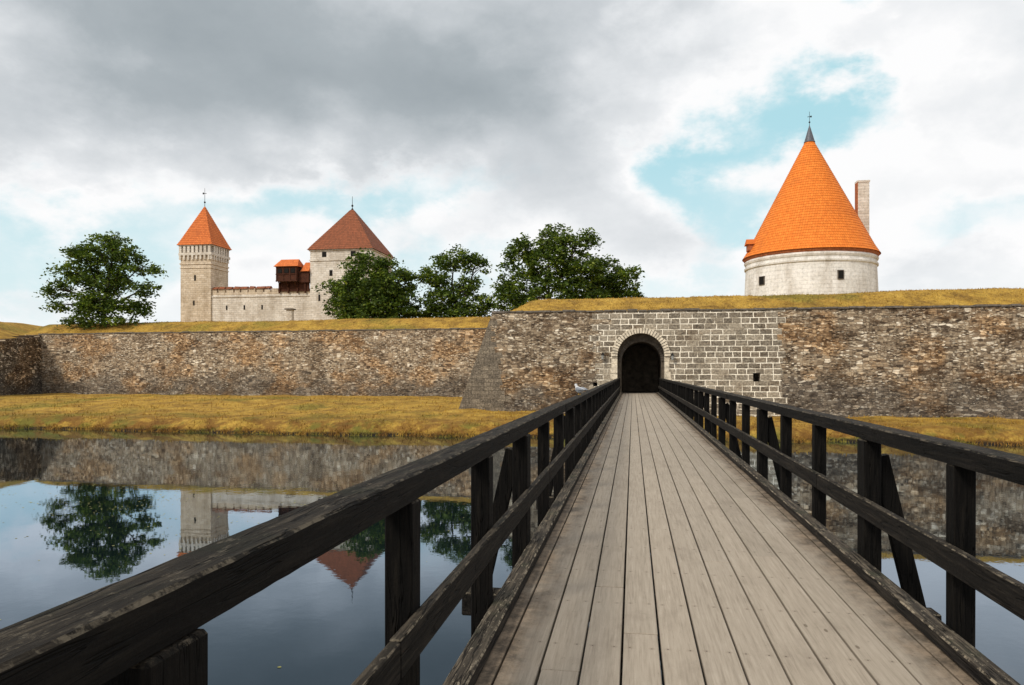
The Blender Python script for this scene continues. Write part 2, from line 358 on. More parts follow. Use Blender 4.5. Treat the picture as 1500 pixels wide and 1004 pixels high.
def tiled_roof(name,cx,cy,prof,n,mat,parent,row=.33,rot=0,step=.035):
    pts=[]
    for (r0,z0),(r1,z1) in zip(prof,prof[1:]):
        L=math.hypot(r1-r0,z1-z0); k=max(1,int(L/row))
        for i in range(k): pts.append((r0+(r1-r0)*i/k,z0+(z1-z0)*i/k))
    pts.append(prof[-1])
    bm=bmesh.new(); uvl=bm.loops.layers.uv.new('UVMap')
    f=1/math.cos(math.pi/4) if n==4 else 1.0
    def ring(r,z): return [bm.verts.new((cx+r*f*math.cos(2*math.pi*i/n+rot),cy+r*f*math.sin(2*math.pi*i/n+rot),z)) for i in range(n)]
    prev=None
    for j in range(len(pts)-1):
        r0,z0=pts[j]; r1,z1=pts[j+1]
        lo=ring(r0+step,z0-.01); hi=ring(max(r1,.02),z1)
        for i in range(n):
            k=(i+1)%n
            fc=bm.faces.new((lo[i],lo[k],hi[k],hi[i]))
            a0=i/n*2*math.pi; a1=(i+1)/n*2*math.pi
            S=r0 if n>4 else r0*2*4/(2*math.pi)
            for l,(u,v) in zip(fc.loops,[(a0*S,j),(a1*S,j),(a1*S,j+.999),(a0*S,j+.999)]): l[uvl].uv=(u,v)
            if prev is not None:
                fc=bm.faces.new((prev[i],prev[k],lo[k],lo[i]))
                for l in fc.loops: l[uvl].uv=(0,.95)
        prev=hi
    r0,z0=pts[0]; lo=ring(r0-.02,z0-.03); bm.faces.new(lo[::-1])
    me=bpy.data.meshes.new(name); bm.to_mesh(me); bm.free()
    return meshobj(name,me,mat,parent)
def gridmesh(name,xs,ys,fn,mat,parent=None):
    nx,ny=len(xs),len(ys)
    vs=[(x,y,fn(x,y)) for y in ys for x in xs]
    fs=[(j*nx+i,j*nx+i+1,(j+1)*nx+i+1,(j+1)*nx+i) for j in range(ny-1) for i in range(nx-1)]
    me=bpy.data.meshes.new(name); me.from_pydata(vs,[],fs); me.update()
    return meshobj(name,me,mat,parent,smooth=True)
def sm(x):
    x=max(0,min(1,x)); return x*x*(3-2*x)
def ns(x,y,s,seed=0): return mn.noise(Vector((x*s,y*s,seed)))

# ------------------------------------------------------------ ground & water
WZ=-.30
def shore(x): return 48.6+1.3*ns(x,0,.06,1)+1.0*ns(x,0,.28,2)+.5*ns(x,0,1.1,5)+(1.4 if x<-25 else 0)*sm((-x-25)/15)
def gz(x,y):
    ys=shore(x)
    d=y-ys
    if d<0: z=WZ-.05+max(-1.6,d*.35)
    else:
        k=.72*sm((-x-2)/12)+.02
        z=WZ-.05+.86*sm(d/2.4)+.16*sm(d/8)+k*sm((d-3)/16)+ns(x,y,.35,7)*.16*sm(d/3)+ns(x,y,1.3,8)*.07*sm(d/1.5)
    if y<-5: z=max(z,-1.9+3.7*sm((-y-5)/5))
    return z
def fr(a,b,s):
    n=int(round((b-a)/s)); return [a+(b-a)*i/n for i in range(n+1)]
xs=[-3000,-1200,-500,-250,-160,-125]+fr(-100,45,.8)+[60,90,160,300,700,1500,3000]
ys=[-3000,-1000,-300,-80,-30]+fr(-14,-2,1.5)+[5,20,35]+fr(43,63,.38)+fr(64,84,1.5)+[100,150,300,700,1500,3000]
g=gridmesh('ground',xs,ys,gz,M_ground); g['kind']='structure'; g['label']='dry ochre grass bank between moat and wall'; g['category']='ground'
w=gridmesh('water',[-900,-300,-100,0,100,300,900],[-9,0,20,40,54],lambda x,y:WZ,M_water); w['kind']='structure'; w['label']='calm dark moat water mirroring the wall and sky'; w['category']='water'

# ------------------------------------------------------------ embankments
def rise(d,k,L): return k*sm(d/L)
def ezA(x,y):
    d=min(y-60.9,(x+11.1)*1.7)
    k=1.60+.35*sm((x-0)/35)
    z=8.86+rise(d,k,5.5)+ns(x,y,.25,3)*.16*sm(d/2)+ns(x,y,1.2,4)*.06
    return z-.3 if d<0 else z
A=gridmesh('hill',fr(-11.1,60,.6),fr(60.85,70,.5)+[74,80,95,110,140],ezA,M_ground); A['kind']='structure'; A['label']='dry grass rampart on top of the gate bastion'; A['category']='rampart'
def cwall(x): return 78.1+(-11-x)/60.6*3.6
def ezB(x,y):
    d=y-cwall(x)-.7
    return 8.62+rise(d,1.75,6)+ns(x,y,.2,9)*.16*sm(d/2)+ns(x,y,1.1,4)*.06
vsx=fr(-76,-8,.8); t_=fr(0,12,.6)+[16,22,40,75]
nx=len(vsx); vv=[(x,cwall(x)+.7+t,ezB(x,cwall(x)+.7+t)) for t in t_ for x in vsx]
ff=[(j*nx+i,j*nx+i+1,(j+1)*nx+i+1,(j+1)*nx+i) for j in range(len(t_)-1) for i in range(nx-1)]
me=bpy.data.meshes.new('hill'); me.from_pydata(vv,[],ff)
B=meshobj('hill',me,M_ground,smooth=True); B['kind']='structure'; B['label']='dry grass rampart behind the curtain wall'; B['category']='rampart'
def fx(y): return -68-(y-68)*3.6/13.7
def ezC(x,y):
    d=min(fx(y)-.6-x,y-66.5)
    return 6.9+1.2*sm((y-68)/13)+rise(d,2.6,9)+ns(x,y,.2,9)*.15
ysC=fr(66.5,92,1)+[100,120]; tx=fr(0,14,.7)+[20,30,60,100]
nx=len(tx); vv=[(fx(min(y,81.7))-.6-t,y,ezC(fx(min(y,81.7))-.6-t,y)) for y in ysC for t in tx]
ff=[(j*nx+i,j*nx+i+1,(j+1)*nx+i+1,(j+1)*nx+i) for j in range(len(ysC)-1) for i in range(nx-1)]
me=bpy.data.meshes.new('hill'); me.from_pydata(vv,[],ff)
Cc=meshobj('hill',me,M_ground,smooth=True); Cc['kind']='structure'; Cc['label']='grassy mound over the side bastion'; Cc['category']='rampart'

# ------------------------------------------------------------ walls
GX=.62
def archpts(cx,r,z0,zs,n=20):
    return [(cx-r,z0)]+[(cx-r*math.cos(math.pi*i/n),zs+r*math.sin(math.pi*i/n)) for i in range(n+1)]+[(cx+r,z0)]
def prism(pts,y0,y1):
    bm=bmesh.new(); a=[bm.verts.new((x,y0,z)) for x,z in pts]; b=[bm.verts.new((x,y1,z)) for x,z in pts]
    bm.faces.new(a); bm.faces.new(b[::-1]); n=len(a)
    for i in range(n): bm.faces.new((a[i],b[i],b[(i+1)%n],a[(i+1)%n]))
    bmesh.ops.recalc_face_normals(bm,faces=bm.faces); me=bpy.data.meshes.new('cut'); bm.to_mesh(me); bm.free()
    return me
def boolcut(ob,mes):
    for me in mes:
        c=bpy.data.objects.new('cut',me); link(c)
        md=ob.modifiers.new('b','BOOLEAN'); md.operation='DIFFERENCE'; md.object=c; md.solver='EXACT'
        dg=bpy.context.evaluated_depsgraph_get(); dg.update()
        nm=bpy.data.meshes.new_from_object(ob.evaluated_get(dg)); ob.modifiers.clear(); ob.data=nm
        bpy.data.objects.remove(c)
bast=top('bastion_wall',(GX,60,.5),'tall rubble and ashlar stone bastion wall with arched gateway','fortress wall')
bm=bmesh.new()
hexa(bm,[(-14.3,59.3,0),(75,59.3,0),(75,82,0),(-14.3,82,0)],[(-11.35,60.35,8.85),(75,60.35,8.85),(75,82,8.85),(-11.35,82,8.85)])
me=bpy.data.meshes.new('wall'); bmesh.ops.recalc_face_normals(bm,faces=bm.faces); bm.to_mesh(me); bm.free()
wall=meshobj('wall',me,M_rub_d,bast)
bpy.context.view_layer.update()
def bxme(x0,x1,y0,y1,z0,z1):
    bm=bmesh.new(); box(bm,x0,x1,y0,y1,z0,z1); bmesh.ops.recalc_face_normals(bm,faces=bm.faces); me=bpy.data.meshes.new('c'); bm.to_mesh(me); bm.free(); return me
wall.parent=None
boolcut(wall,[prism(archpts(GX,1.85,2.24,5.25),55,61.3),prism(archpts(GX+.05,1.58,2.24,4.90),61,69),bxme(9.1,9.65,58,62,3.3,3.95),bxme(-3.1,-2.75,58,61.5,2.9,3.2)])
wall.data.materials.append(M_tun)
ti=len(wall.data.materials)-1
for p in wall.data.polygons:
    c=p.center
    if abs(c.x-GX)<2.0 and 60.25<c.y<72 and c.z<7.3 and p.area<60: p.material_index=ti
wall.parent=bast; wall.matrix_parent_inverse=Matrix.Translation(-Vector(bast.location))
def coping(parent,pfn,x0,x1,w,zt,mat=M_cop,step=1.0):
    bm=bmesh.new(); x=x0
    while x<x1:
        l=R.uniform(.6,1.3)*step; a=pfn(x); b=pfn(x+l); dz=R.uniform(-.03,.03)
        z=zt+dz; th=R.uniform(.1,.16); fo=R.uniform(.03,.10)
        bot=[(x+.02,a-fo,z),(x+l-.02,b-fo,z),(x+l-.02,b+w,z),(x+.02,a+w,z)]
        hexa(bm,bot,[(p[0],p[1],p[2]+th) for p in bot]); x+=l
    return meshobj('coping',bm,mat,parent)
coping(bast,lambda x:60.32,-11.4,74,.7,8.853)
bm=bmesh.new()
def ring_stones(bm,cx,zs,r0,r1,y0,y1,n,gap=.02):
    for i in range(n):
        a0=math.pi*i/n+gap/r0; a1=math.pi*(i+1)/n-gap/r0; rr=r1+R.uniform(-.06,.07)
        q=[(r0,a0),(rr,a0),(rr,a1),(r0,a1)]
        dy=R.uniform(-.02,.02)
        P=[(cx-r*math.cos(a),zs+r*math.sin(a)) for r,a in q]
        hexa(bm,[(x,y0+dy,z) for x,z in P],[(x,y1,z) for x,z in P])
ring_stones(bm,GX,5.25,1.83,2.26,59.70,60.6,29,.022)
for s in(-1,1):
    z=2.3
    while z<5.2:
        h=min(R.uniform(.32,.5),5.25-z)
        wd=R.uniform(.30,.55)
        x0,x1=(GX-1.83-wd,GX-1.83) if s<0 else (GX+1.83,GX+1.83+wd)
        yb=59.3+ (z/8.85)*1.05-.03
        box(bm,x0,x1,yb,60.7,z+.012,z+h-.012,.008); z+=h
meshobj('arch_surround',bm,M_vous,bast)
bm=bmesh.new(); ring_stones(bm,GX+.05,4.90,1.56,1.84,61.2,61.6,27)
meshobj('inner_arch',bm,M_cop,bast)
bm=bmesh.new(); box(bm,GX-1.9,GX+1.9,60.9,69.5,2.22,2.30); meshobj('passage_floor',bm,M_cop,bast)

cur=top('curtain_wall',(-41,79.5,1.4),'long weathered rubble stone curtain wall under a grass rampart','fortress wall')
bm=bmesh.new()
hexa(bm,[(-74,cwall(-74)-1.1,.4),(-10.9,cwall(-10.9)-1.1,.4),(-10.9,83,.4),(-74,86,.4)],[(-74,cwall(-74),8.6),(-10.9,cwall(-10.9),8.6),(-10.9,83,8.6),(-74,86,8.6)])
meshobj('wall',bm,M_rub,cur)
coping(cur,cwall,-72,-11.2,.9,8.603,step=1.3)
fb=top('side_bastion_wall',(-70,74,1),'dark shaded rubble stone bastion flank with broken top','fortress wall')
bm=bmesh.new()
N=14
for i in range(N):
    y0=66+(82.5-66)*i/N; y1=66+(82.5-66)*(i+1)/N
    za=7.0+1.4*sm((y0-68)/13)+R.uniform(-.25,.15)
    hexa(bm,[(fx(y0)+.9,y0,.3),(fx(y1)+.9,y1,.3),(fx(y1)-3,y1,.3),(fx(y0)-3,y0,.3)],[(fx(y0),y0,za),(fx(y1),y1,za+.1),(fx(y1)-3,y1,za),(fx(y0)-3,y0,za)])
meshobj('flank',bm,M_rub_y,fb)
bm=bmesh.new(); hexa(bm,[(-150,64.5,.3),(-66.5,65.5,.3),(-68,68,.3),(-150,68,.3)],[(-150,65.5,7),(-67.4,66.2,7),(-69,69,7),(-150,69,7)])
meshobj('front',bm,M_rub,fb)

# ------------------------------------------------------------ bridge
DZ=2.32
br=top('bridge',(.51,30,0),'weathered grey plank footbridge with dark timber railings over the moat','bridge')
bm=bmesh.new(); pw=.2333
for i in range(13):
    x0=-1.0+i*pw; y=-3-R.uniform(0,6)
    while y<60.9:
        l=R.uniform(11,19); y1=min(y+l,60.95); dz=R.uniform(-.003,.003); g=R.uniform(.006,.010)
        box(bm,x0+g,x0+pw-g*.7,y+.002,y1-.002,DZ-.055+dz,DZ+dz,.0012,.004); y=y1
meshobj('deck',bm,M_deck,br)
for (a,b) in((-.975,-.845),(1.865,1.995)):
    bm=bmesh.new(); y=-3
    while y<60.5:
        y1=min(y+5.55,60.6); box(bm,a+R.uniform(-.006,.006),b+R.uniform(-.006,.006),y+.006,y1-.006,DZ+.012,DZ+.105,.004,.01); y=y1
    meshobj('kerb',bm,M_kerb,br)
bm=bmesh.new()
for x in(-.95,.0,1.0,1.97): 
    box(bm,x-.09,x+.09,-4,60.8,DZ-.36,DZ-.07)
meshobj('girder',bm,M_post,br)
YB=[1.5+5.55*i for i in range(11)]
cb=None
for i,y in enumerate(YB):
    if cb is None:
        bm=bmesh.new(); box(bm,-1.60,2.62,-.11,.11,DZ-.585,DZ-.365,.004,.012); cb=meshobj('crossbeam',bm,M_mid,br,local=True)
        o=cb
    else: o=cb.copy(); link(o); o.parent=br
    o.location=(-br.location.x,y-br.location.y,0)
pile=None
for y in YB:
    for x in(-.85,1.87):
        if pile is None:
            bm=bmesh.new(); cyl(bm,(0,0,-2.3),(0,0,DZ-.56),.13,.12,10); pile=meshobj('pile',bm,M_post,br,smooth=False,local=True); o=pile
        else: o=pile.copy(); link(o); o.parent=br
        o.location=(x-br.location.x,y-br.location.y,0)
for xc,out in((-1.05,-1),(2.07,1)):
    rl=bpy.data.objects.new('railing',None); link(rl); rl.parent=br; rl.location=(xc-br.location.x,-30,DZ)
    def rmesh(name,bm,mat):
        me=bpy.data.meshes.new(name); bmesh.ops.recalc_face_normals(bm,faces=bm.faces); bm.to_mesh(me); bm.free()
        return meshobj(name,me,mat,rl,local=True)
    bm=bmesh.new(); y=-2.2
    while y<60.3:
        y1=min(y+(13.4 if y<0 else 5.55),60.3)
        jx=R.uniform(-.004,.004); jz=R.uniform(-.003,.003)
        k=max(2,int((y1-y)/.08))
        rings=[]
        for s in range(k+1):
            yy=y+.002+(y1-y-.004)*s/k
            a=.0015*mn.noise(Vector((yy*.4,xc,0)))
            ch=.010+.006*mn.noise(Vector((yy*4,xc,4))); ch2=.010+.006*mn.noise(Vector((yy*4,xc,14)))
            prof=[(-.080,1.130),(-.080,1.25-ch),(-.080+ch,1.25),(.080-ch2,1.252),(.080,1.252-ch2*.9),(.080,1.130)]
            rings.append([bm.verts.new((px+jx+a+.014*out+R.uniform(-.001,.001),yy,pz_+jz+a+R.uniform(-.001,.001))) for px,pz_ in prof])
        for r0,r1 in zip(rings,rings[1:]):
            for q in range(6): bm.faces.new((r0[q],r0[(q+1)%6],r1[(q+1)%6],r1[q]))
        bm.faces.new(rings[0]); bm.faces.new(rings[-1][::-1]); y=y1
    rmesh('top_rail',bm,M_rail)
    bm=bmesh.new(); y=-2.6
    while y<60.3:
        y1=min(y+5.55,60.3); a,b=(.066,.118) if out<0 else (-.118,-.066)
        box(bm,a,b,y+.004,y1-.004,.46,.625,.004,.007); y=y1
    rmesh('middle_rail',bm,M_mid)
    pst=None; bp=None; bc=None
    for i in range(33):
        y=-.35+1.85*i
        if y>60: break
        braced=(i-1)%3==0
        if not braced:
            if pst is None:
                bm=bmesh.new(); box(bm,-.065,.065,-.065,.065,-.42,1.125,.003,.008); pst=rmesh('post',bm,M_post); o=pst
            else: o=pst.copy(); link(o); o.parent=rl
            o.location=(0,y,0); o.rotation_euler=(0,0,R.uniform(-.04,.04))
        else:
            if bp is None:
                bm=bmesh.new(); box(bm,-.08,.065,-.11,.11,-.40,1.125,.003,.01) if out>0 else box(bm,-.065,.08,-.11,.11,-.40,1.125,.003,.01)
                bp=rmesh('thick_post',bm,M_post); o=bp
            else: o=bp.copy(); link(o); o.parent=rl
            o.location=(0,y,0)
            if bc is None:
                bm=bmesh.new(); beam(bm,(.07*out,0,.98),(.38*out,0,-.36),.14,.10,Vector((0,1,0)))
                bc=rmesh('brace',bm,M_post); o=bc
            else: o=bc.copy(); link(o); o.parent=rl
            o.location=(0,y,0)

# ------------------------------------------------------------ gull
gl=top('seagull',(-1.06,15.2,DZ+1.255),'grey and white gull resting on the timber handrail','bird')
bm=bmesh.new()
spine=[(-.20,.125,.004,.004),(-.15,.112,.030,.018),(-.08,.10,.056,.048),(0,.10,.070,.066),(.07,.118,.062,.062),(.11,.15,.040,.042),(.122,.18,.031,.032),(.137,.205,.034,.034),(.162,.21,.028,.027),(.18,.205,.008,.008)]
rings=[[bm.verts.new((x,w_*math.cos(2*math.pi*i/12),z+h_*math.sin(2*math.pi*i/12))) for i in range(12)] for x,z,w_,h_ in spine]
for a,b in zip(rings,rings[1:]):
    for i in range(12): bm.faces.new((a[i],a[(i+1)%12],b[(i+1)%12],b[i]))
bm.faces.new(rings[0][::-1]); bm.faces.new(rings[-1])
meshobj('body',bm,M_gw,gl,smooth=True,local=True)
for s in(-1,1):
    bm=bmesh.new()
    sp=[(-.23,.115,.045,.008,.006),(-.14,.120,.056,.014,.026),(-.03,.122,.064,.016,.046),(.05,.125,.056,.014,.040),(.08,.13,.046,.006,.015)]
    rings=[[bm.verts.new((x,s*y+w_*math.cos(2*math.pi*i/8),z+h_*math.sin(2*math.pi*i/8))) for i in range(8)] for x,z,y,w_,h_ in sp]
    for a,b in zip(rings,rings[1:]):
        for i in range(8): bm.faces.new((a[i],a[(i+1)%8],b[(i+1)%8],b[i]))
    bm.faces.new(rings[0][::-1]); bm.faces.new(rings[-1]); meshobj('wing',bm,M_gg,gl,smooth=True,local=True)
    bm=bmesh.new(); cyl(bm,(.01,s*.02,.002),(.005,s*.02,.06),.004,.005,6); box(bm,-.005,.03,s*.02-.012,s*.02+.012,0,.005); meshobj('leg',bm,M_by,gl,local=True)
bm=bmesh.new(); cyl(bm,(.175,0,.205),(.212,0,.195),.008,.002,8); meshobj('beak',bm,M_by,gl,local=True)
gl.rotation_euler=(0,0,math.radians(128)); gl.scale=(.95,.95,.95)

# ------------------------------------------------------------ wall lanterns
for x,z in((-2.35,5.25),(3.05,5.2)):
    L=top('wall_lantern',(x,59.9,z),'small black iron lantern bracketed to the stone beside the gate','lantern','lanterns flanking the gateway')
    bm=bmesh.new(); beam(bm,(0,.12,.25),(0,-.35,.25),.04,.04); beam(bm,(0,.1,0),(0,-.2,.24),.03,.03); box(bm,-.07,.07,.0,.05,-.1,.3); meshobj('bracket',bm,M_black,L,local=True)
    bm=bmesh.new(); cyl(bm,(0,-.35,-.22),(0,-.35,.10),.08,.13,6); meshobj('glass',bm,M_glass,L,local=True)
    bm=bmesh.new(); cyl(bm,(0,-.35,.102),(0,-.35,.24),.17,.02,6); meshobj('cap',bm,M_black,L,local=True)
    bm=bmesh.new(); cyl(bm,(0,-.35,-.26),(0,-.35,-.222),.04,.09,6); meshobj('foot',bm,M_black,L,local=True)

# ------------------------------------------------------------ round tower
TX,TY=19.75,89.3
rt=top('round_tower',(TX,TY,9),'round white limestone cannon tower with tall orange tiled cone roof','tower')
bm=bmesh.new(); lathe(bm,(0,0),[(7.30,-.5),(7.15,1.5),(7.03,4),(6.91,6.6),(6.91,6.62),(7.05,6.66),(7.07,6.85),(6.93,6.9),(6.93,7.2),(7.01,7.25),(7.09,7.45),(6.99,7.6),(6.85,8.2)],96)
meshobj('wall',bm,M_lime_c,rt,smooth=False,local=True)
bm=bmesh.new(); lathe(bm,(0,0),[(6.90,7.55),(7.10,7.75),(7.14,7.98),(6.7,8.1)],96); meshobj('cornice',bm,M_brick,rt,local=True)
tiled_roof('roof',TX,TY,[(7.26,16.98),(6.72,17.85),(6.08,19.1),(.46,30.1)],96,M_tile_o,rt,.34)
bm=bmesh.new(); lathe(bm,(TX,TY),[(.62,30.0),(.55,30.15),(.05,31.9)],20); meshobj('spire_cap',bm,M_metal,rt)
bm=bmesh.new(); cyl(bm,(TX,TY,31.7),(TX,TY,33.5),.03,.02,6); bmesh.ops.create_uvsphere(bm,u_segments=10,v_segments=8,radius=.10,matrix=Matrix.Translation((TX,TY,32.3))); box(bm,TX-.22,TX+.18,TY-.02,TY+.02,32.9,32.95); box(bm,TX+.08,TX+.24,TY-.02,TY+.02,32.85,33.03)
meshobj('weather_vane',bm,M_black,rt)
def face_window(az,z,w,h,r,name='window'):
    d=Vector((math.sin(az),-math.cos(az),0)); s=Vector((math.cos(az),math.sin(az),0)); c=Vector((TX,TY,z))+d*r
    bm=bmesh.new()
    q=[(-w/2,-h/2),(w/2,-h/2),(w/2,h/2),(-w/2,h/2)]
    hexa(bm,[c+s*a+Vector((0,0,b))-d*.4 for a,b in q],[c+s*a+Vector((0,0,b))+d*.04 for a,b in q])
    win=meshobj(name,bm,M_dark,rt)
    bm=bmesh.new()
    e=.06
    for (a0,a1,b0,b1) in((-w/2-e,-w/2,-h/2-e,h/2+e),(w/2,w/2+e,-h/2-e,h/2+e),(-w/2,w/2,h/2,h/2+e),(-w/2,w/2,-h/2-e,-h/2)):
        q=[(a0,b0),(a1,b0),(a1,b1),(a0,b1)]
        hexa(bm,[c+s*a+Vector((0,0,b))-d*.3 for a,b in q],[c+s*a+Vector((0,0,b))+d*.08 for a,b in q])
    f=meshobj('frame',bm,M_cop,None)
    f.parent=win; f.matrix_parent_inverse=Matrix.Identity(4)
face_window(math.radians(13),14.15,.55,.85,7.0)
face_window(math.radians(-56),14.0,.7,.85,7.0)
bm=bmesh.new(); box(bm,TX-6.95,TX-5.0,TY-1.6,TY-.3,17.7,18.45); meshobj('dormer',bm,M_brick,rt)
bm=bmesh.new(); uvl=bm.loops.layers.uv.new('UVMap')
hexa(bm,[(TX-7.15,TY-1.8,18.4),(TX-4.8,TY-1.8,18.4),(TX-4.8,TY-.1,18.4),(TX-7.15,TY-.1,18.4)],[(TX-7.05,TY-1.05,19.05),(TX-4.8,TY-1.05,19.05),(TX-4.8,TY-.85,19.05),(TX-7.05,TY-.85,19.05)]); meshobj('dormer_roof',bm,M_tile_o,rt)
bm=bmesh.new(); box(bm,25.85,27.1,92.6,93.6,9,26.1,.0); box(bm,25.78,27.17,92.53,93.67,26.102,26.3); ch=meshobj('chimney',bm,M_lime_k,rt)
bm=bmesh.new(); box(bm,25.77,25.848,92.62,93.58,9,26.09); meshobj('chimney_brick_facing',bm,M_brick,rt)

# ------------------------------------------------------------ watch tower
wt=top('watch_tower',(-68.7,112.6,9),'slender square limestone watch tower with battlements and red pyramid roof','tower')
x0,x1,y0,y1=-71.3,-66.1,110,115.2
bm=bmesh.new(); box(bm,x0,x1,y0,y1,8,22.6); box(bm,x0-.12,x1+.12,y0-.12,y1+.12,21.15,21.35); box(bm,x0-.1,x1+.1,y0-.1,y1+.1,20.55,20.68)
meshobj('wall',bm,M_lime_w,wt)
bm=bmesh.new()
e=.24
box(bm,x0-e,x1+e,y0-e,y1+e,22.601,23.0)
n=8
for i in range(n):
    t=x0-e+ (x1-x0+2*e)*(i+.12)/n; wd=(x1-x0+2*e)/n*.60
    for ya in(y0-e,y1+e-.4): box(bm,t,t+wd,ya,ya+.4,23.0,24.1)
    box(bm,t,t+wd*.7,y0-e+.02,y0,21.9,22.6)
    ty=y0-e+(y1-y0+2*e)*(i+.12)/n
    if 0<i<n-1:
        for xa in(x0-e,x1+e-.4): box(bm,xa,xa+.4,ty,ty+wd,23.0,24.1)
    box(bm,x1,x1+e-.02,ty,ty+wd*.7,21.9,22.6)
box(bm,x0-e,x1+e,y0-e,y1+e,24.1,24.3)
meshobj('battlement',bm,M_lime_k,wt)
bm=bmesh.new(); box(bm,x0+.5,x1-.5,y0+.5,y1-.5,22.9,24.2); meshobj('gallery_dark_core',bm,M_dark,wt)  # near-black block standing in for the shade between the merlons
tiled_roof('roof',-68.7,112.6,[(3.02,24.25),(2.65,25.0),(.05,30.9)],4,M_tile_r,wt,.33,math.pi/4)
bm=bmesh.new(); cyl(bm,(-68.7,112.6,30.7),(-68.7,112.6,33.9),.045,.025,6); bmesh.ops.create_uvsphere(bm,u_segments=10,v_segments=8,radius=.15,matrix=Matrix.Translation((-68.7,112.6,31.6))); box(bm,-69.1,-68.4,112.58,112.62,33,33.08); box(bm,-69.05,-68.85,112.58,112.62,32.9,33.2)
meshobj('weather_vane',bm,M_black,wt)
def slit(parent,x,z,w,h,y=110.0,mat=M_dark):
    bm=bmesh.new(); box(bm,x-w/2,x+w/2,y-.03,y+.3,z-h/2,z+h/2); return meshobj('window',bm,mat,parent)
slit(wt,-68.8,19.0,.3,.9); slit(wt,-69.0,15.0,.25,.8); slit(wt,-68.6,11.8,.25,.7)

# ------------------------------------------------------------ keep
kp=top('castle_keep',(-44.5,115,9),'massive square limestone corner tower with brown tiled pyramid roof','castle tower')
x0,x1,y0,y1=-49.4,-39.5,110,119.9
bm=bmesh.new(); box(bm,x0,x1,y0,y1,8,23.0); box(bm,x0-.12,x1+.12,y0-.12,y1+.12,21.2,21.4); box(bm,x0-.15,x1+.15,y0-.15,y1+.15,22.75,23.05)
meshobj('wall',bm,M_lime_k,kp)
tiled_roof('roof',-44.45,114.95,[(5.3,22.95),(4.8,23.7),(.25,30.0)],4,M_tile_b,kp,.36,math.pi/4)
bm=bmesh.new(); cyl(bm,(-44.45,114.95,29.9),(-44.45,114.95,32.2),.055,.03,6); bmesh.ops.create_uvsphere(bm,u_segments=10,v_segments=8,radius=.18,matrix=Matrix.Translation((-44.45,114.95,30.7))); cyl(bm,(-44.45,114.95,29.75),(-44.45,114.95,30.3),.35,.1,10)
meshobj('finial',bm,M_black,kp)
slit(kp,-47.1,22.2,.7,.8); slit(kp,-42.4,22.2,.8,.8); slit(kp,-46.0,19.3,.5,.9); slit(kp,-47.9,15.5,.3,1.0); slit(kp,-43.2,17,.4,.9)

# ------------------------------------------------------------ castle wall with oriel
cw=top('castle_wall',(-58,111,9),'pale limestone castle wall with red tiled parapet and wooden oriel','castle wall')
bm=bmesh.new(); box(bm,-66.08,-49.42,110.25,113,8,16.2); box(bm,-66.08,-49.42,110.13,113,15.85,16.02)
meshobj('wall',bm,M_lime_k,cw)
bm=bmesh.new()
a=-66.07
while a<-49.6:
    wd=R.uniform(.75,1.15); b=min(a+wd,-49.43); box(bm,a,b-.0,110.3,111,16.203,17.05+R.uniform(-.05,.15)); 
    c2=min(b+.28,-49.43)
    if c2>b: box(bm,b+.002,c2-.002,110.32,111,16.203,16.6)
    a=b+.28
meshobj('parapet',bm,M_lime_w,cw)
bm=bmesh.new(); uvl=bm.loops.layers.uv.new('UVMap')
a=-66.0
while a<-50.5:
    wd=R.uniform(.6,1.5)
    if R.random()<.85:
        hexa(bm,[(a,110.1,17.15),(a+wd,110.1,17.15),(a+wd,111.4,17.15),(a,111.4,17.15)],[(a,110.7,17.5+R.uniform(0,.12)),(a+wd,110.7,17.55),(a+wd,110.9,17.55),(a,110.9,17.55)])
    a+=wd+R.uniform(.1,.4)
for f in bm.faces:
    for l in f.loops: l[uvl].uv=(l.vert.co.x,l.vert.co.z*3)
meshobj('parapet_roof',bm,M_tile_b,cw)
bm=bmesh.new()
box(bm,-54.6,-51.2,109.1,111,18.1,20.4)
for x in(-54.5,-53.4,-52.3,-51.3): box(bm,x-.08,x+.08,109.02,109.15,18.0,20.4)
for z in(18.05,19.1,20.25): box(bm,-54.65,-51.15,109.00,109.12,z,z+.12)
for x in(-54.3,-53,-51.6): beam(bm,(x,109.3,18.1),(x,110.3,16.7),.14,.14,Vector((1,0,0)))
box(bm,-51.1,-49.5,109.7,111,17.9,19.6)
for x in(-54.5,-53,-51.5,-50.2): box(bm,x-.09,x+.09,109.9,110.2,16.3,18.0)
box(bm,-54.6,-49.6,110.12,110.29,16.6,18.05)
meshobj('oriel',bm,M_wood,cw)
bm=bmesh.new(); uvl=bm.loops.layers.uv.new('UVMap')
hexa(bm,[(-54.9,108.8,20.35),(-50.9,108.8,20.35),(-50.9,111.8,20.35),(-54.9,111.8,20.35)],[(-54.3,110.3,21.6),(-51.4,110.3,21.6),(-51.4,110.5,21.6),(-54.3,110.5,21.6)])
hexa(bm,[(-50.75,109.4,19.6),(-49.45,109.4,19.6),(-49.45,111.8,19.6),(-50.75,111.8,19.6)],[(-50.7,111.2,21.2),(-49.45,111.2,21.2),(-49.45,111.4,21.2),(-50.7,111.4,21.2)])
for f in bm.faces:
    for l in f.loops: l[uvl].uv=(l.vert.co.x,l.vert.co.z*3)
meshobj('oriel_roof',bm,M_tile_r,cw)
for x in(-53.95,-52.85,-51.8):
    bm=bmesh.new(); box(bm,x-.33,x+.33,109.0,109.09,19.35,20.0); meshobj('oriel_window',bm,M_dark,cw)
for x in(-63.5,-60.5,-57.5):
    slit(cw,x,14.2,.25,.7,110.25)
chs=top('chimney',(-47.9,100,9.5),'short white plastered chimney with flat cap behind the rampart','chimney')
bm=bmesh.new(); box(bm,-.4,.4,-.4,.4,-.5,3.3); meshobj('stack',bm,M_lime_k,chs,local=True)
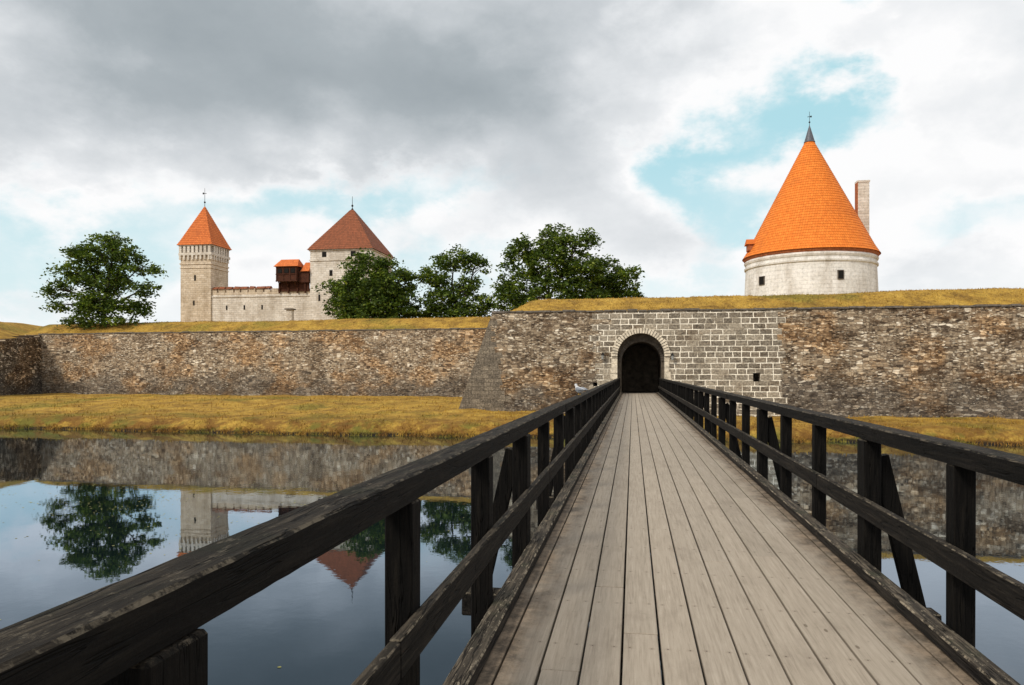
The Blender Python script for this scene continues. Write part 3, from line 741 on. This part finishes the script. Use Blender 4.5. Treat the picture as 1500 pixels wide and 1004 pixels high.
bm=bmesh.new(); box(bm,-.6,.6,-.6,.6,3.302,3.5); meshobj('cap',bm,M_cop,chs,local=True)

# ------------------------------------------------------------ trees
def tree(loc,label,lobes,seed,trunk_h,nclump=200,per=75,leaf=.20,tr=.38,spread=.58):
    rg=np.random.RandomState(seed); rr=random.Random(seed)
    T=top('tree',loc,label,'tree','trees on the ramparts')
    bm=bmesh.new()
    cyl(bm,(0,0,-.8),(0,0,trunk_h),tr,tr*.6,9)
    wts=np.array([l[3]*l[4]*l[5] for l in lobes]); wts=wts/wts.sum()
    for (x,y,z,a,b,c) in lobes:
        p0=Vector((0,0,trunk_h*rr.uniform(.55,1))); p3=Vector((x,y,z)); mid=(p0+p3)/2+Vector((rr.uniform(-.5,.5),rr.uniform(-.5,.5),-.1*(p3-p0).length+.6))
        r=tr*.5
        cyl(bm,p0,mid,r,r*.65,6,False); cyl(bm,mid,p3,r*.65,r*.3,6,False)
        for k in range(7):
            d=Vector((rr.gauss(0,1)*a,rr.gauss(0,1)*b,abs(rr.gauss(0,.8))*c)).normalized()
            q=p3+Vector((d.x*a*.85,d.y*b*.85,d.z*c*.85)); s=mid.lerp(p3,rr.uniform(.3,1))
            cyl(bm,s,q,r*.28,r*.06,5,False)
    meshobj('trunk',bm,M_bark,T,local=True)
    cen=[]
    for k in range(nclump):
        l=lobes[rg.choice(len(lobes),p=wts)]
        d=rg.normal(size=3); d/=np.linalg.norm(d)
        rad=rg.uniform(.25,1.0)**.5*rg.uniform(.85,1.22)
        c=np.array(l[:3])+d*np.array(l[3:])*rad
        if c[2]<.6: c[2]=.6+rg.uniform(0,.5)
        cen.append((c,rg.uniform(.35,1.05)))
    P=[]
    for c,s in cen:
        n=int(per*s*1.2)
        q=rg.normal(size=(n,3))*np.array([spread,spread,.32])*s+c
        q[:,2]-=.25*((q[:,0]-c[0])**2+(q[:,1]-c[1])**2)
        P.append(q)
    P=np.concatenate(P); n=len(P)
    a=rg.normal(size=(n,3)); a[:,2]*=.5; a/=np.linalg.norm(a,axis=1)[:,None]
    b=rg.normal(size=(n,3)); b=np.cross(a,b); b/=np.linalg.norm(b,axis=1)[:,None]
    sz=(leaf*rg.uniform(.6,1.35,size=n))[:,None]
    V=np.stack([P-a*sz,P-b*sz*.55,P+a*sz,P+b*sz*.55],1).reshape(-1,3)
    F=np.arange(n*4).reshape(-1,4)
    me=bpy.data.meshes.new('crown'); me.from_pydata(V.tolist(),[],F.tolist())
    meshobj('crown',me,M_leaf,T,local=True)
tree((-66.8,86.5,9.2),'broad leafy tree with loose airy crown beside the watch tower',
 [(.6,0,10.2,2.4,2.6,1.9),(1.6,0,12.2,1.1,1.5,1.0),(-4.2,0,8.0,2.3,2.4,1.1),(4.8,.5,8.2,2.2,2.4,1.1),(-2.4,-.5,9.9,1.8,2,1.1),(3.4,0,10.0,1.6,2,1.0),(0,0,6.8,3.3,3,1.7),(-6.0,0,5.5,1.8,2,.9),(5.8,0,5.4,1.9,2,.9),(-4.0,0,3.4,2.6,2,1.1),(4.2,0,3.2,2.4,2,1.0),(0,-1.2,3.6,3.0,2,1.5),(-1.5,-1.2,1.5,3.4,2,.8),(3,-1,1.3,2.2,2,.6)],11,4,300,74)
tree((-34.1,95.8,9.6),'dense rounded dark green tree hiding part of the keep',
 [(-.5,0,8.0,3.2,3,2.5),(-3.6,0,5.5,2.8,2.6,2.4),(3.2,0,6.2,3.0,2.8,2.6),(0,-1,4.6,4.6,3.4,2.9),(4.6,0,3.4,2.0,2,2.2),(-4.6,0,2.8,2.1,2,1.8),(0,-1,2,4.6,3,1.6)],23,3.5,400,80)
tree((-23.3,97.5,9.4),'tall uneven tree with gaps between its leafy boughs',
 [(-.2,0,9.7,2.7,2,1.4),(-2.6,0,7.8,2.0,2,1.5),(2.6,0,8.7,1.6,1.7,1.2),(-1.7,0,5.0,2.7,2.2,2.2),(1.4,0,6.2,1.9,1.8,1.6),(3.0,0,3.2,2.1,1.8,1.6),(-2.6,0,2.2,2.4,2,1.8),(.6,-.8,2.4,2.2,1.6,1.8)],37,4,215,75)
tree((-10.4,94.6,9.4),'large spreading tree rising above the bastion rampart',
 [(.2,0,11.3,2.5,2.3,1.8),(-3.3,0,9.9,2.2,2.2,1.9),(3.6,0,10.9,2.1,2.2,1.7),(-4.9,0,6.9,2.2,2.2,2.2),(0,0,8.0,3.9,3,2.8),(4.5,0,7.4,2.4,2.2,2.4),(-5.2,0,3.6,2.1,2,2.4),(0,-.6,3.8,4.8,3,2.8),(4.5,0,3.6,2.6,2.2,2.4)],41,4.5,400,75)
tree((-2.6,98.5,9.4),'smaller leafy tree beside the large one on the rampart',
 [(-.5,0,8.0,1.9,1.8,1.6),(1.6,0,6.9,1.9,1.8,1.6),(-1.8,0,5.6,2.1,1.8,1.9),(1.6,0,4.2,2.1,2,1.9),(-.5,0,3.0,2.8,2,2.0)],53,3.5,175,75)

# ------------------------------------------------------------ grass blades
def blades(name,pts,hmin,hmax,wd,label):
    rg=np.random.RandomState(len(pts)); P=np.array(pts); n=len(P)
    th=rg.uniform(0,math.pi,n); h=rg.uniform(hmin,hmax,n); w_=rg.uniform(.6,1.3,n)*wd
    dx=np.stack([np.cos(th)*w_,np.sin(th)*w_,np.zeros(n)],1); le=np.stack([rg.normal(size=n)*h*.4,rg.normal(size=n)*h*.4,h],1)
    V=np.stack([P-dx,P+dx,P+le],1).reshape(-1,3); F=np.arange(n*3).reshape(-1,3)
    me=bpy.data.meshes.new(name); me.from_pydata(V.tolist(),[],F.tolist())
    o=meshobj(name,me,M_blade); o['kind']='stuff'; o['label']=label; o['category']='grass'
pts=[]
for i in range(26000):
    x=R.uniform(-62,34); s=shore(x); d=R.random()**1.8*(26 if x<-13 else 13); y=s+.1+d
    if mn.noise(Vector((x*.5,y*.5,3)))<-.0 and R.random()<.85: continue
    if y>(76.5 if x<-14 else 59): continue
    pts.append((x,y,gz(x,y)-.03))
for i in range(12000):
    x=R.uniform(-62,34); y=shore(x)+R.uniform(-.1,1.0)
    if mn.noise(Vector((x*.7,5,3)))<-.05 and R.random()<.7: continue
    pts.append((x,y,gz(x,y)-.02))
blades('grass',pts,.06,.28,.035,'dry ochre and green grass on the moat bank')
pts=[]
for i in range(14000):
    x=R.uniform(-11,42); y=60.95+R.random()**1.3*7; pts.append((x,y,ezA(x,y)-.03))
for i in range(13000):
    x=R.uniform(-74,-11); y=cwall(x)+.75+R.random()*8; pts.append((x,y,ezB(x,y)-.03))
blades('grass',pts,.05,.16,.035,'short dry grass on the ramparts')
rg=np.random.RandomState(5); V=[];F=[]
for i in range(1500):
    if i<1200: x=rg.normal(-16,5); y=rg.normal(24,3.2)
    elif i<1480: x=rg.uniform(-40,30); y=shore(x)-abs(rg.normal(0,.9))-.1
    else: x=rg.uniform(-14,-3); y=rg.uniform(7,20)
    if -1.6<x<2.6: continue
    if mn.noise(Vector((x*.35,y*.9,1)))<0 and i<1200: continue
    s=rg.uniform(.010,.036); a=rg.uniform(0,6.3); k=len(V)
    for j in range(5): V.append((x+s*math.cos(a+j*1.2566)*(1.3 if j==0 else 1),y+s*math.sin(a+j*1.2566),WZ+.006))
    F.append(tuple(range(k,k+5)))
me=bpy.data.meshes.new('floating_leaves'); me.from_pydata(V,[],F); o=meshobj('floating_leaves',me,M_fl); o['kind']='stuff'; o['label']='small pale leaves drifting on the moat'; o['category']='leaves'

# ------------------------------------------------------------ world
SUN_EL=math.radians(42); SUN_AZ=math.radians(215)
wd=bpy.data.worlds.new('World'); scene.world=wd; wd.use_nodes=True
t=NT(wd.node_tree); bg=wd.node_tree.nodes['Background']; outn=wd.node_tree.nodes['World Output']
sky=t.n('ShaderNodeTexSky',sky_type='NISHITA'); sky.sun_disc=False; sky.sun_elevation=SUN_EL; sky.sun_rotation=SUN_AZ
d=t.n('ShaderNodeTexCoord').outputs['Generated']; d=t.vm('NORMALIZE',d); X,Y,Z=t.xyz(d)[:3]
az=t.m('MULTIPLY',t.m('ARCTAN2',X,Y),57.2958); el=t.m('MULTIPLY',t.m('ARCSINE',Z),57.2958)
P=t.comb(az,el,0)
sd=t.vm('MULTIPLY',d,(1,1,1.6))
w1=t.noise(sd,3.2,3,.55,out='Color'); w2=t.noise(sd,11,5,.62,out='Color')
Pw=t.vm('ADD',P,t.vm('MULTIPLY',t.vm('SUBTRACT',w1,(.5,.5,.5)),(16,11,0)))
Pw=t.vm('ADD',Pw,t.vm('MULTIPLY',t.vm('SUBTRACT',w2,(.5,.5,.5)),(10,8,0)))
Pd=t.vm('ADD',P,t.vm('MULTIPLY',t.vm('SUBTRACT',w1,(.5,.5,.5)),(20,10,0)))
Pd=t.vm('ADD',Pd,t.vm('MULTIPLY',t.vm('SUBTRACT',w2,(.5,.5,.5)),(6,4,0)))
def blob(cx,cy,rx,ry,rot=0,s=1.0,inner=.0,src=None):
    q=t.vm('SUBTRACT',src or Pw,(cx,cy,0))
    if rot:
        vr=t.n('ShaderNodeVectorRotate',rotation_type='Z_AXIS'); t.set(vr,'Vector',q); vr.inputs['Angle'].default_value=-math.radians(rot); q=vr.outputs[0]
    q=t.vm('MULTIPLY',q,(1/rx,1/ry,0)); l=t.vm('LENGTH',q,out='Value')
    return t.m('MULTIPLY',t.mr(l,1.0,inner),s)
def addup(bl):
    r=bl[0]
    for b in bl[1:]: r=t.m('ADD',r,b)
    return r
f1=t.noise(sd,6,8,.62,.2); f2=t.noise(t.vm('ADD',sd,(7,3,1)),1.8,4,.5); f3=t.noise(t.vm('ADD',sd,(2,5,9)),14,5,.6)
vo=t.n('ShaderNodeTexVoronoi',feature='SMOOTH_F1'); t.set(vo,'Vector',t.vm('ADD',sd,t.vm('MULTIPLY',w2,(.12,.12,.12)))); vo.inputs['Scale'].default_value=8.5; vo.inputs['Smoothness'].default_value=.35
puff=vo.outputs['Distance']
hole=addup([blob(12.0,17.4,8.8,4.8,-24,.92),blob(5.6,14.2,6.6,4.8,35,.90),blob(8.4,10.2,7.0,4.0,10,.75),blob(-23.5,12.0,17,3.8,8,.72),
            blob(-40,7.5,21,5.2,0,.85),blob(-15,7.5,15,4.0,0,.50),blob(14,24.5,6,2.6,0,.6),blob(24,8.5,10,3.0,0,.40),blob(3,5,16,3.5,0,.5)])
hole=t.m('MINIMUM',hole,1.0)
hn=t.m('ADD',hole,t.m('MULTIPLY',t.m('SUBTRACT',f1,.5),.95)); hn=t.m('ADD',hn,t.m('MULTIPLY',t.m('SUBTRACT',puff,.35),.35))
clear=t.mr(hn,.22,.88)
D=lambda *a: blob(*a,src=Pd)
dark=addup([D(-30,21.5,32,10.5,-6,.86),D(-48,15,22,7,0,.45),D(-8,22.5,18,9,0,.60),D(-3,15,12,6,25,.36),D(-10,12,18,5,0,.16),D(0,9,15,4.5,0,.20),D(21,15,11,3.5,10,.10),D(22,6.5,10,2.5,0,.16)])
dark=t.m('MINIMUM',dark,1.0)
tt=t.m('ADD',dark,t.m('MULTIPLY',t.m('SUBTRACT',f1,.5),.55)); tt=t.m('ADD',tt,t.m('MULTIPLY',t.m('SUBTRACT',f2,.5),.40)); tt=t.m('ADD',tt,t.m('MULTIPLY',t.m('SUBTRACT',f3,.5),.22))
tt=t.m('ADD',tt,t.m('MULTIPLY',t.m('MULTIPLY',t.m('SUBTRACT',puff,.3),t.m('SUBTRACT',1.0,dark)),.5))
tt=t.m('SUBTRACT',tt,t.m('MULTIPLY',t.mr(hn,.0,.35),.16))
cc=t.ramp(tt,[(0,(.985,.985,.99)),(.20,(.84,.86,.88)),(.46,(.60,.635,.665)),(.72,(.41,.455,.485)),(1,(.31,.355,.385))])
bgc=t.n('ShaderNodeBackground'); t.set(bgc,0,cc); bgc.inputs[1].default_value=1.0
veil=t.n('ShaderNodeBackground'); t.set(veil,0,t.mix(t.mr(el,4,18),(.72,.90,.93),(.47,.78,.85))); veil.inputs[1].default_value=1.0
t.set(bg,0,sky.outputs[0]); bg.inputs[1].default_value=.11
ms0=t.n('ShaderNodeMixShader'); ms0.inputs[0].default_value=.88; t.L.new(bg.outputs[0],ms0.inputs[1]); t.L.new(veil.outputs[0],ms0.inputs[2])
ms1=t.n('ShaderNodeMixShader'); t.set(ms1,0,clear); t.L.new(bgc.outputs[0],ms1.inputs[1]); t.L.new(ms0.outputs[0],ms1.inputs[2])
hz=t.n('ShaderNodeBackground'); hz.inputs[0].default_value=(.82,.91,.935,1); hz.inputs[1].default_value=1.0
ms2=t.n('ShaderNodeMixShader'); t.set(ms2,0,t.mr(el,8.0,1.0,0,.5)); t.L.new(ms1.outputs[0],ms2.inputs[1]); t.L.new(hz.outputs[0],ms2.inputs[2])
t.L.new(ms2.outputs[0],outn.inputs[0])
# sun
sl=bpy.data.lights.new('sun','SUN'); sl.energy=2.6; sl.angle=math.radians(12); sl.color=(1,.93,.82)
so=bpy.data.objects.new('sun',sl); link(so)
dirv=Vector((math.sin(SUN_AZ)*math.cos(SUN_EL),math.cos(SUN_AZ)*math.cos(SUN_EL),math.sin(SUN_EL)))
so.rotation_euler=dirv.to_track_quat('Z','Y').to_euler(); so.location=(0,-20,40)
# ------------------------------------------------------------ camera
cd=bpy.data.cameras.new('camera'); cam=bpy.data.objects.new('camera',cd); link(cam)
cam.location=(0,0,4.04); cam.rotation_euler=(math.radians(90),0,math.radians(9.14))
cd.sensor_width=36; cd.lens=36*1100/1500; cd.shift_y=43/1500; cd.clip_end=8000; cd.clip_start=.05
scene.camera=cam
scene.view_settings.view_transform='Standard'; scene.view_settings.look='None'; scene.view_settings.exposure=0
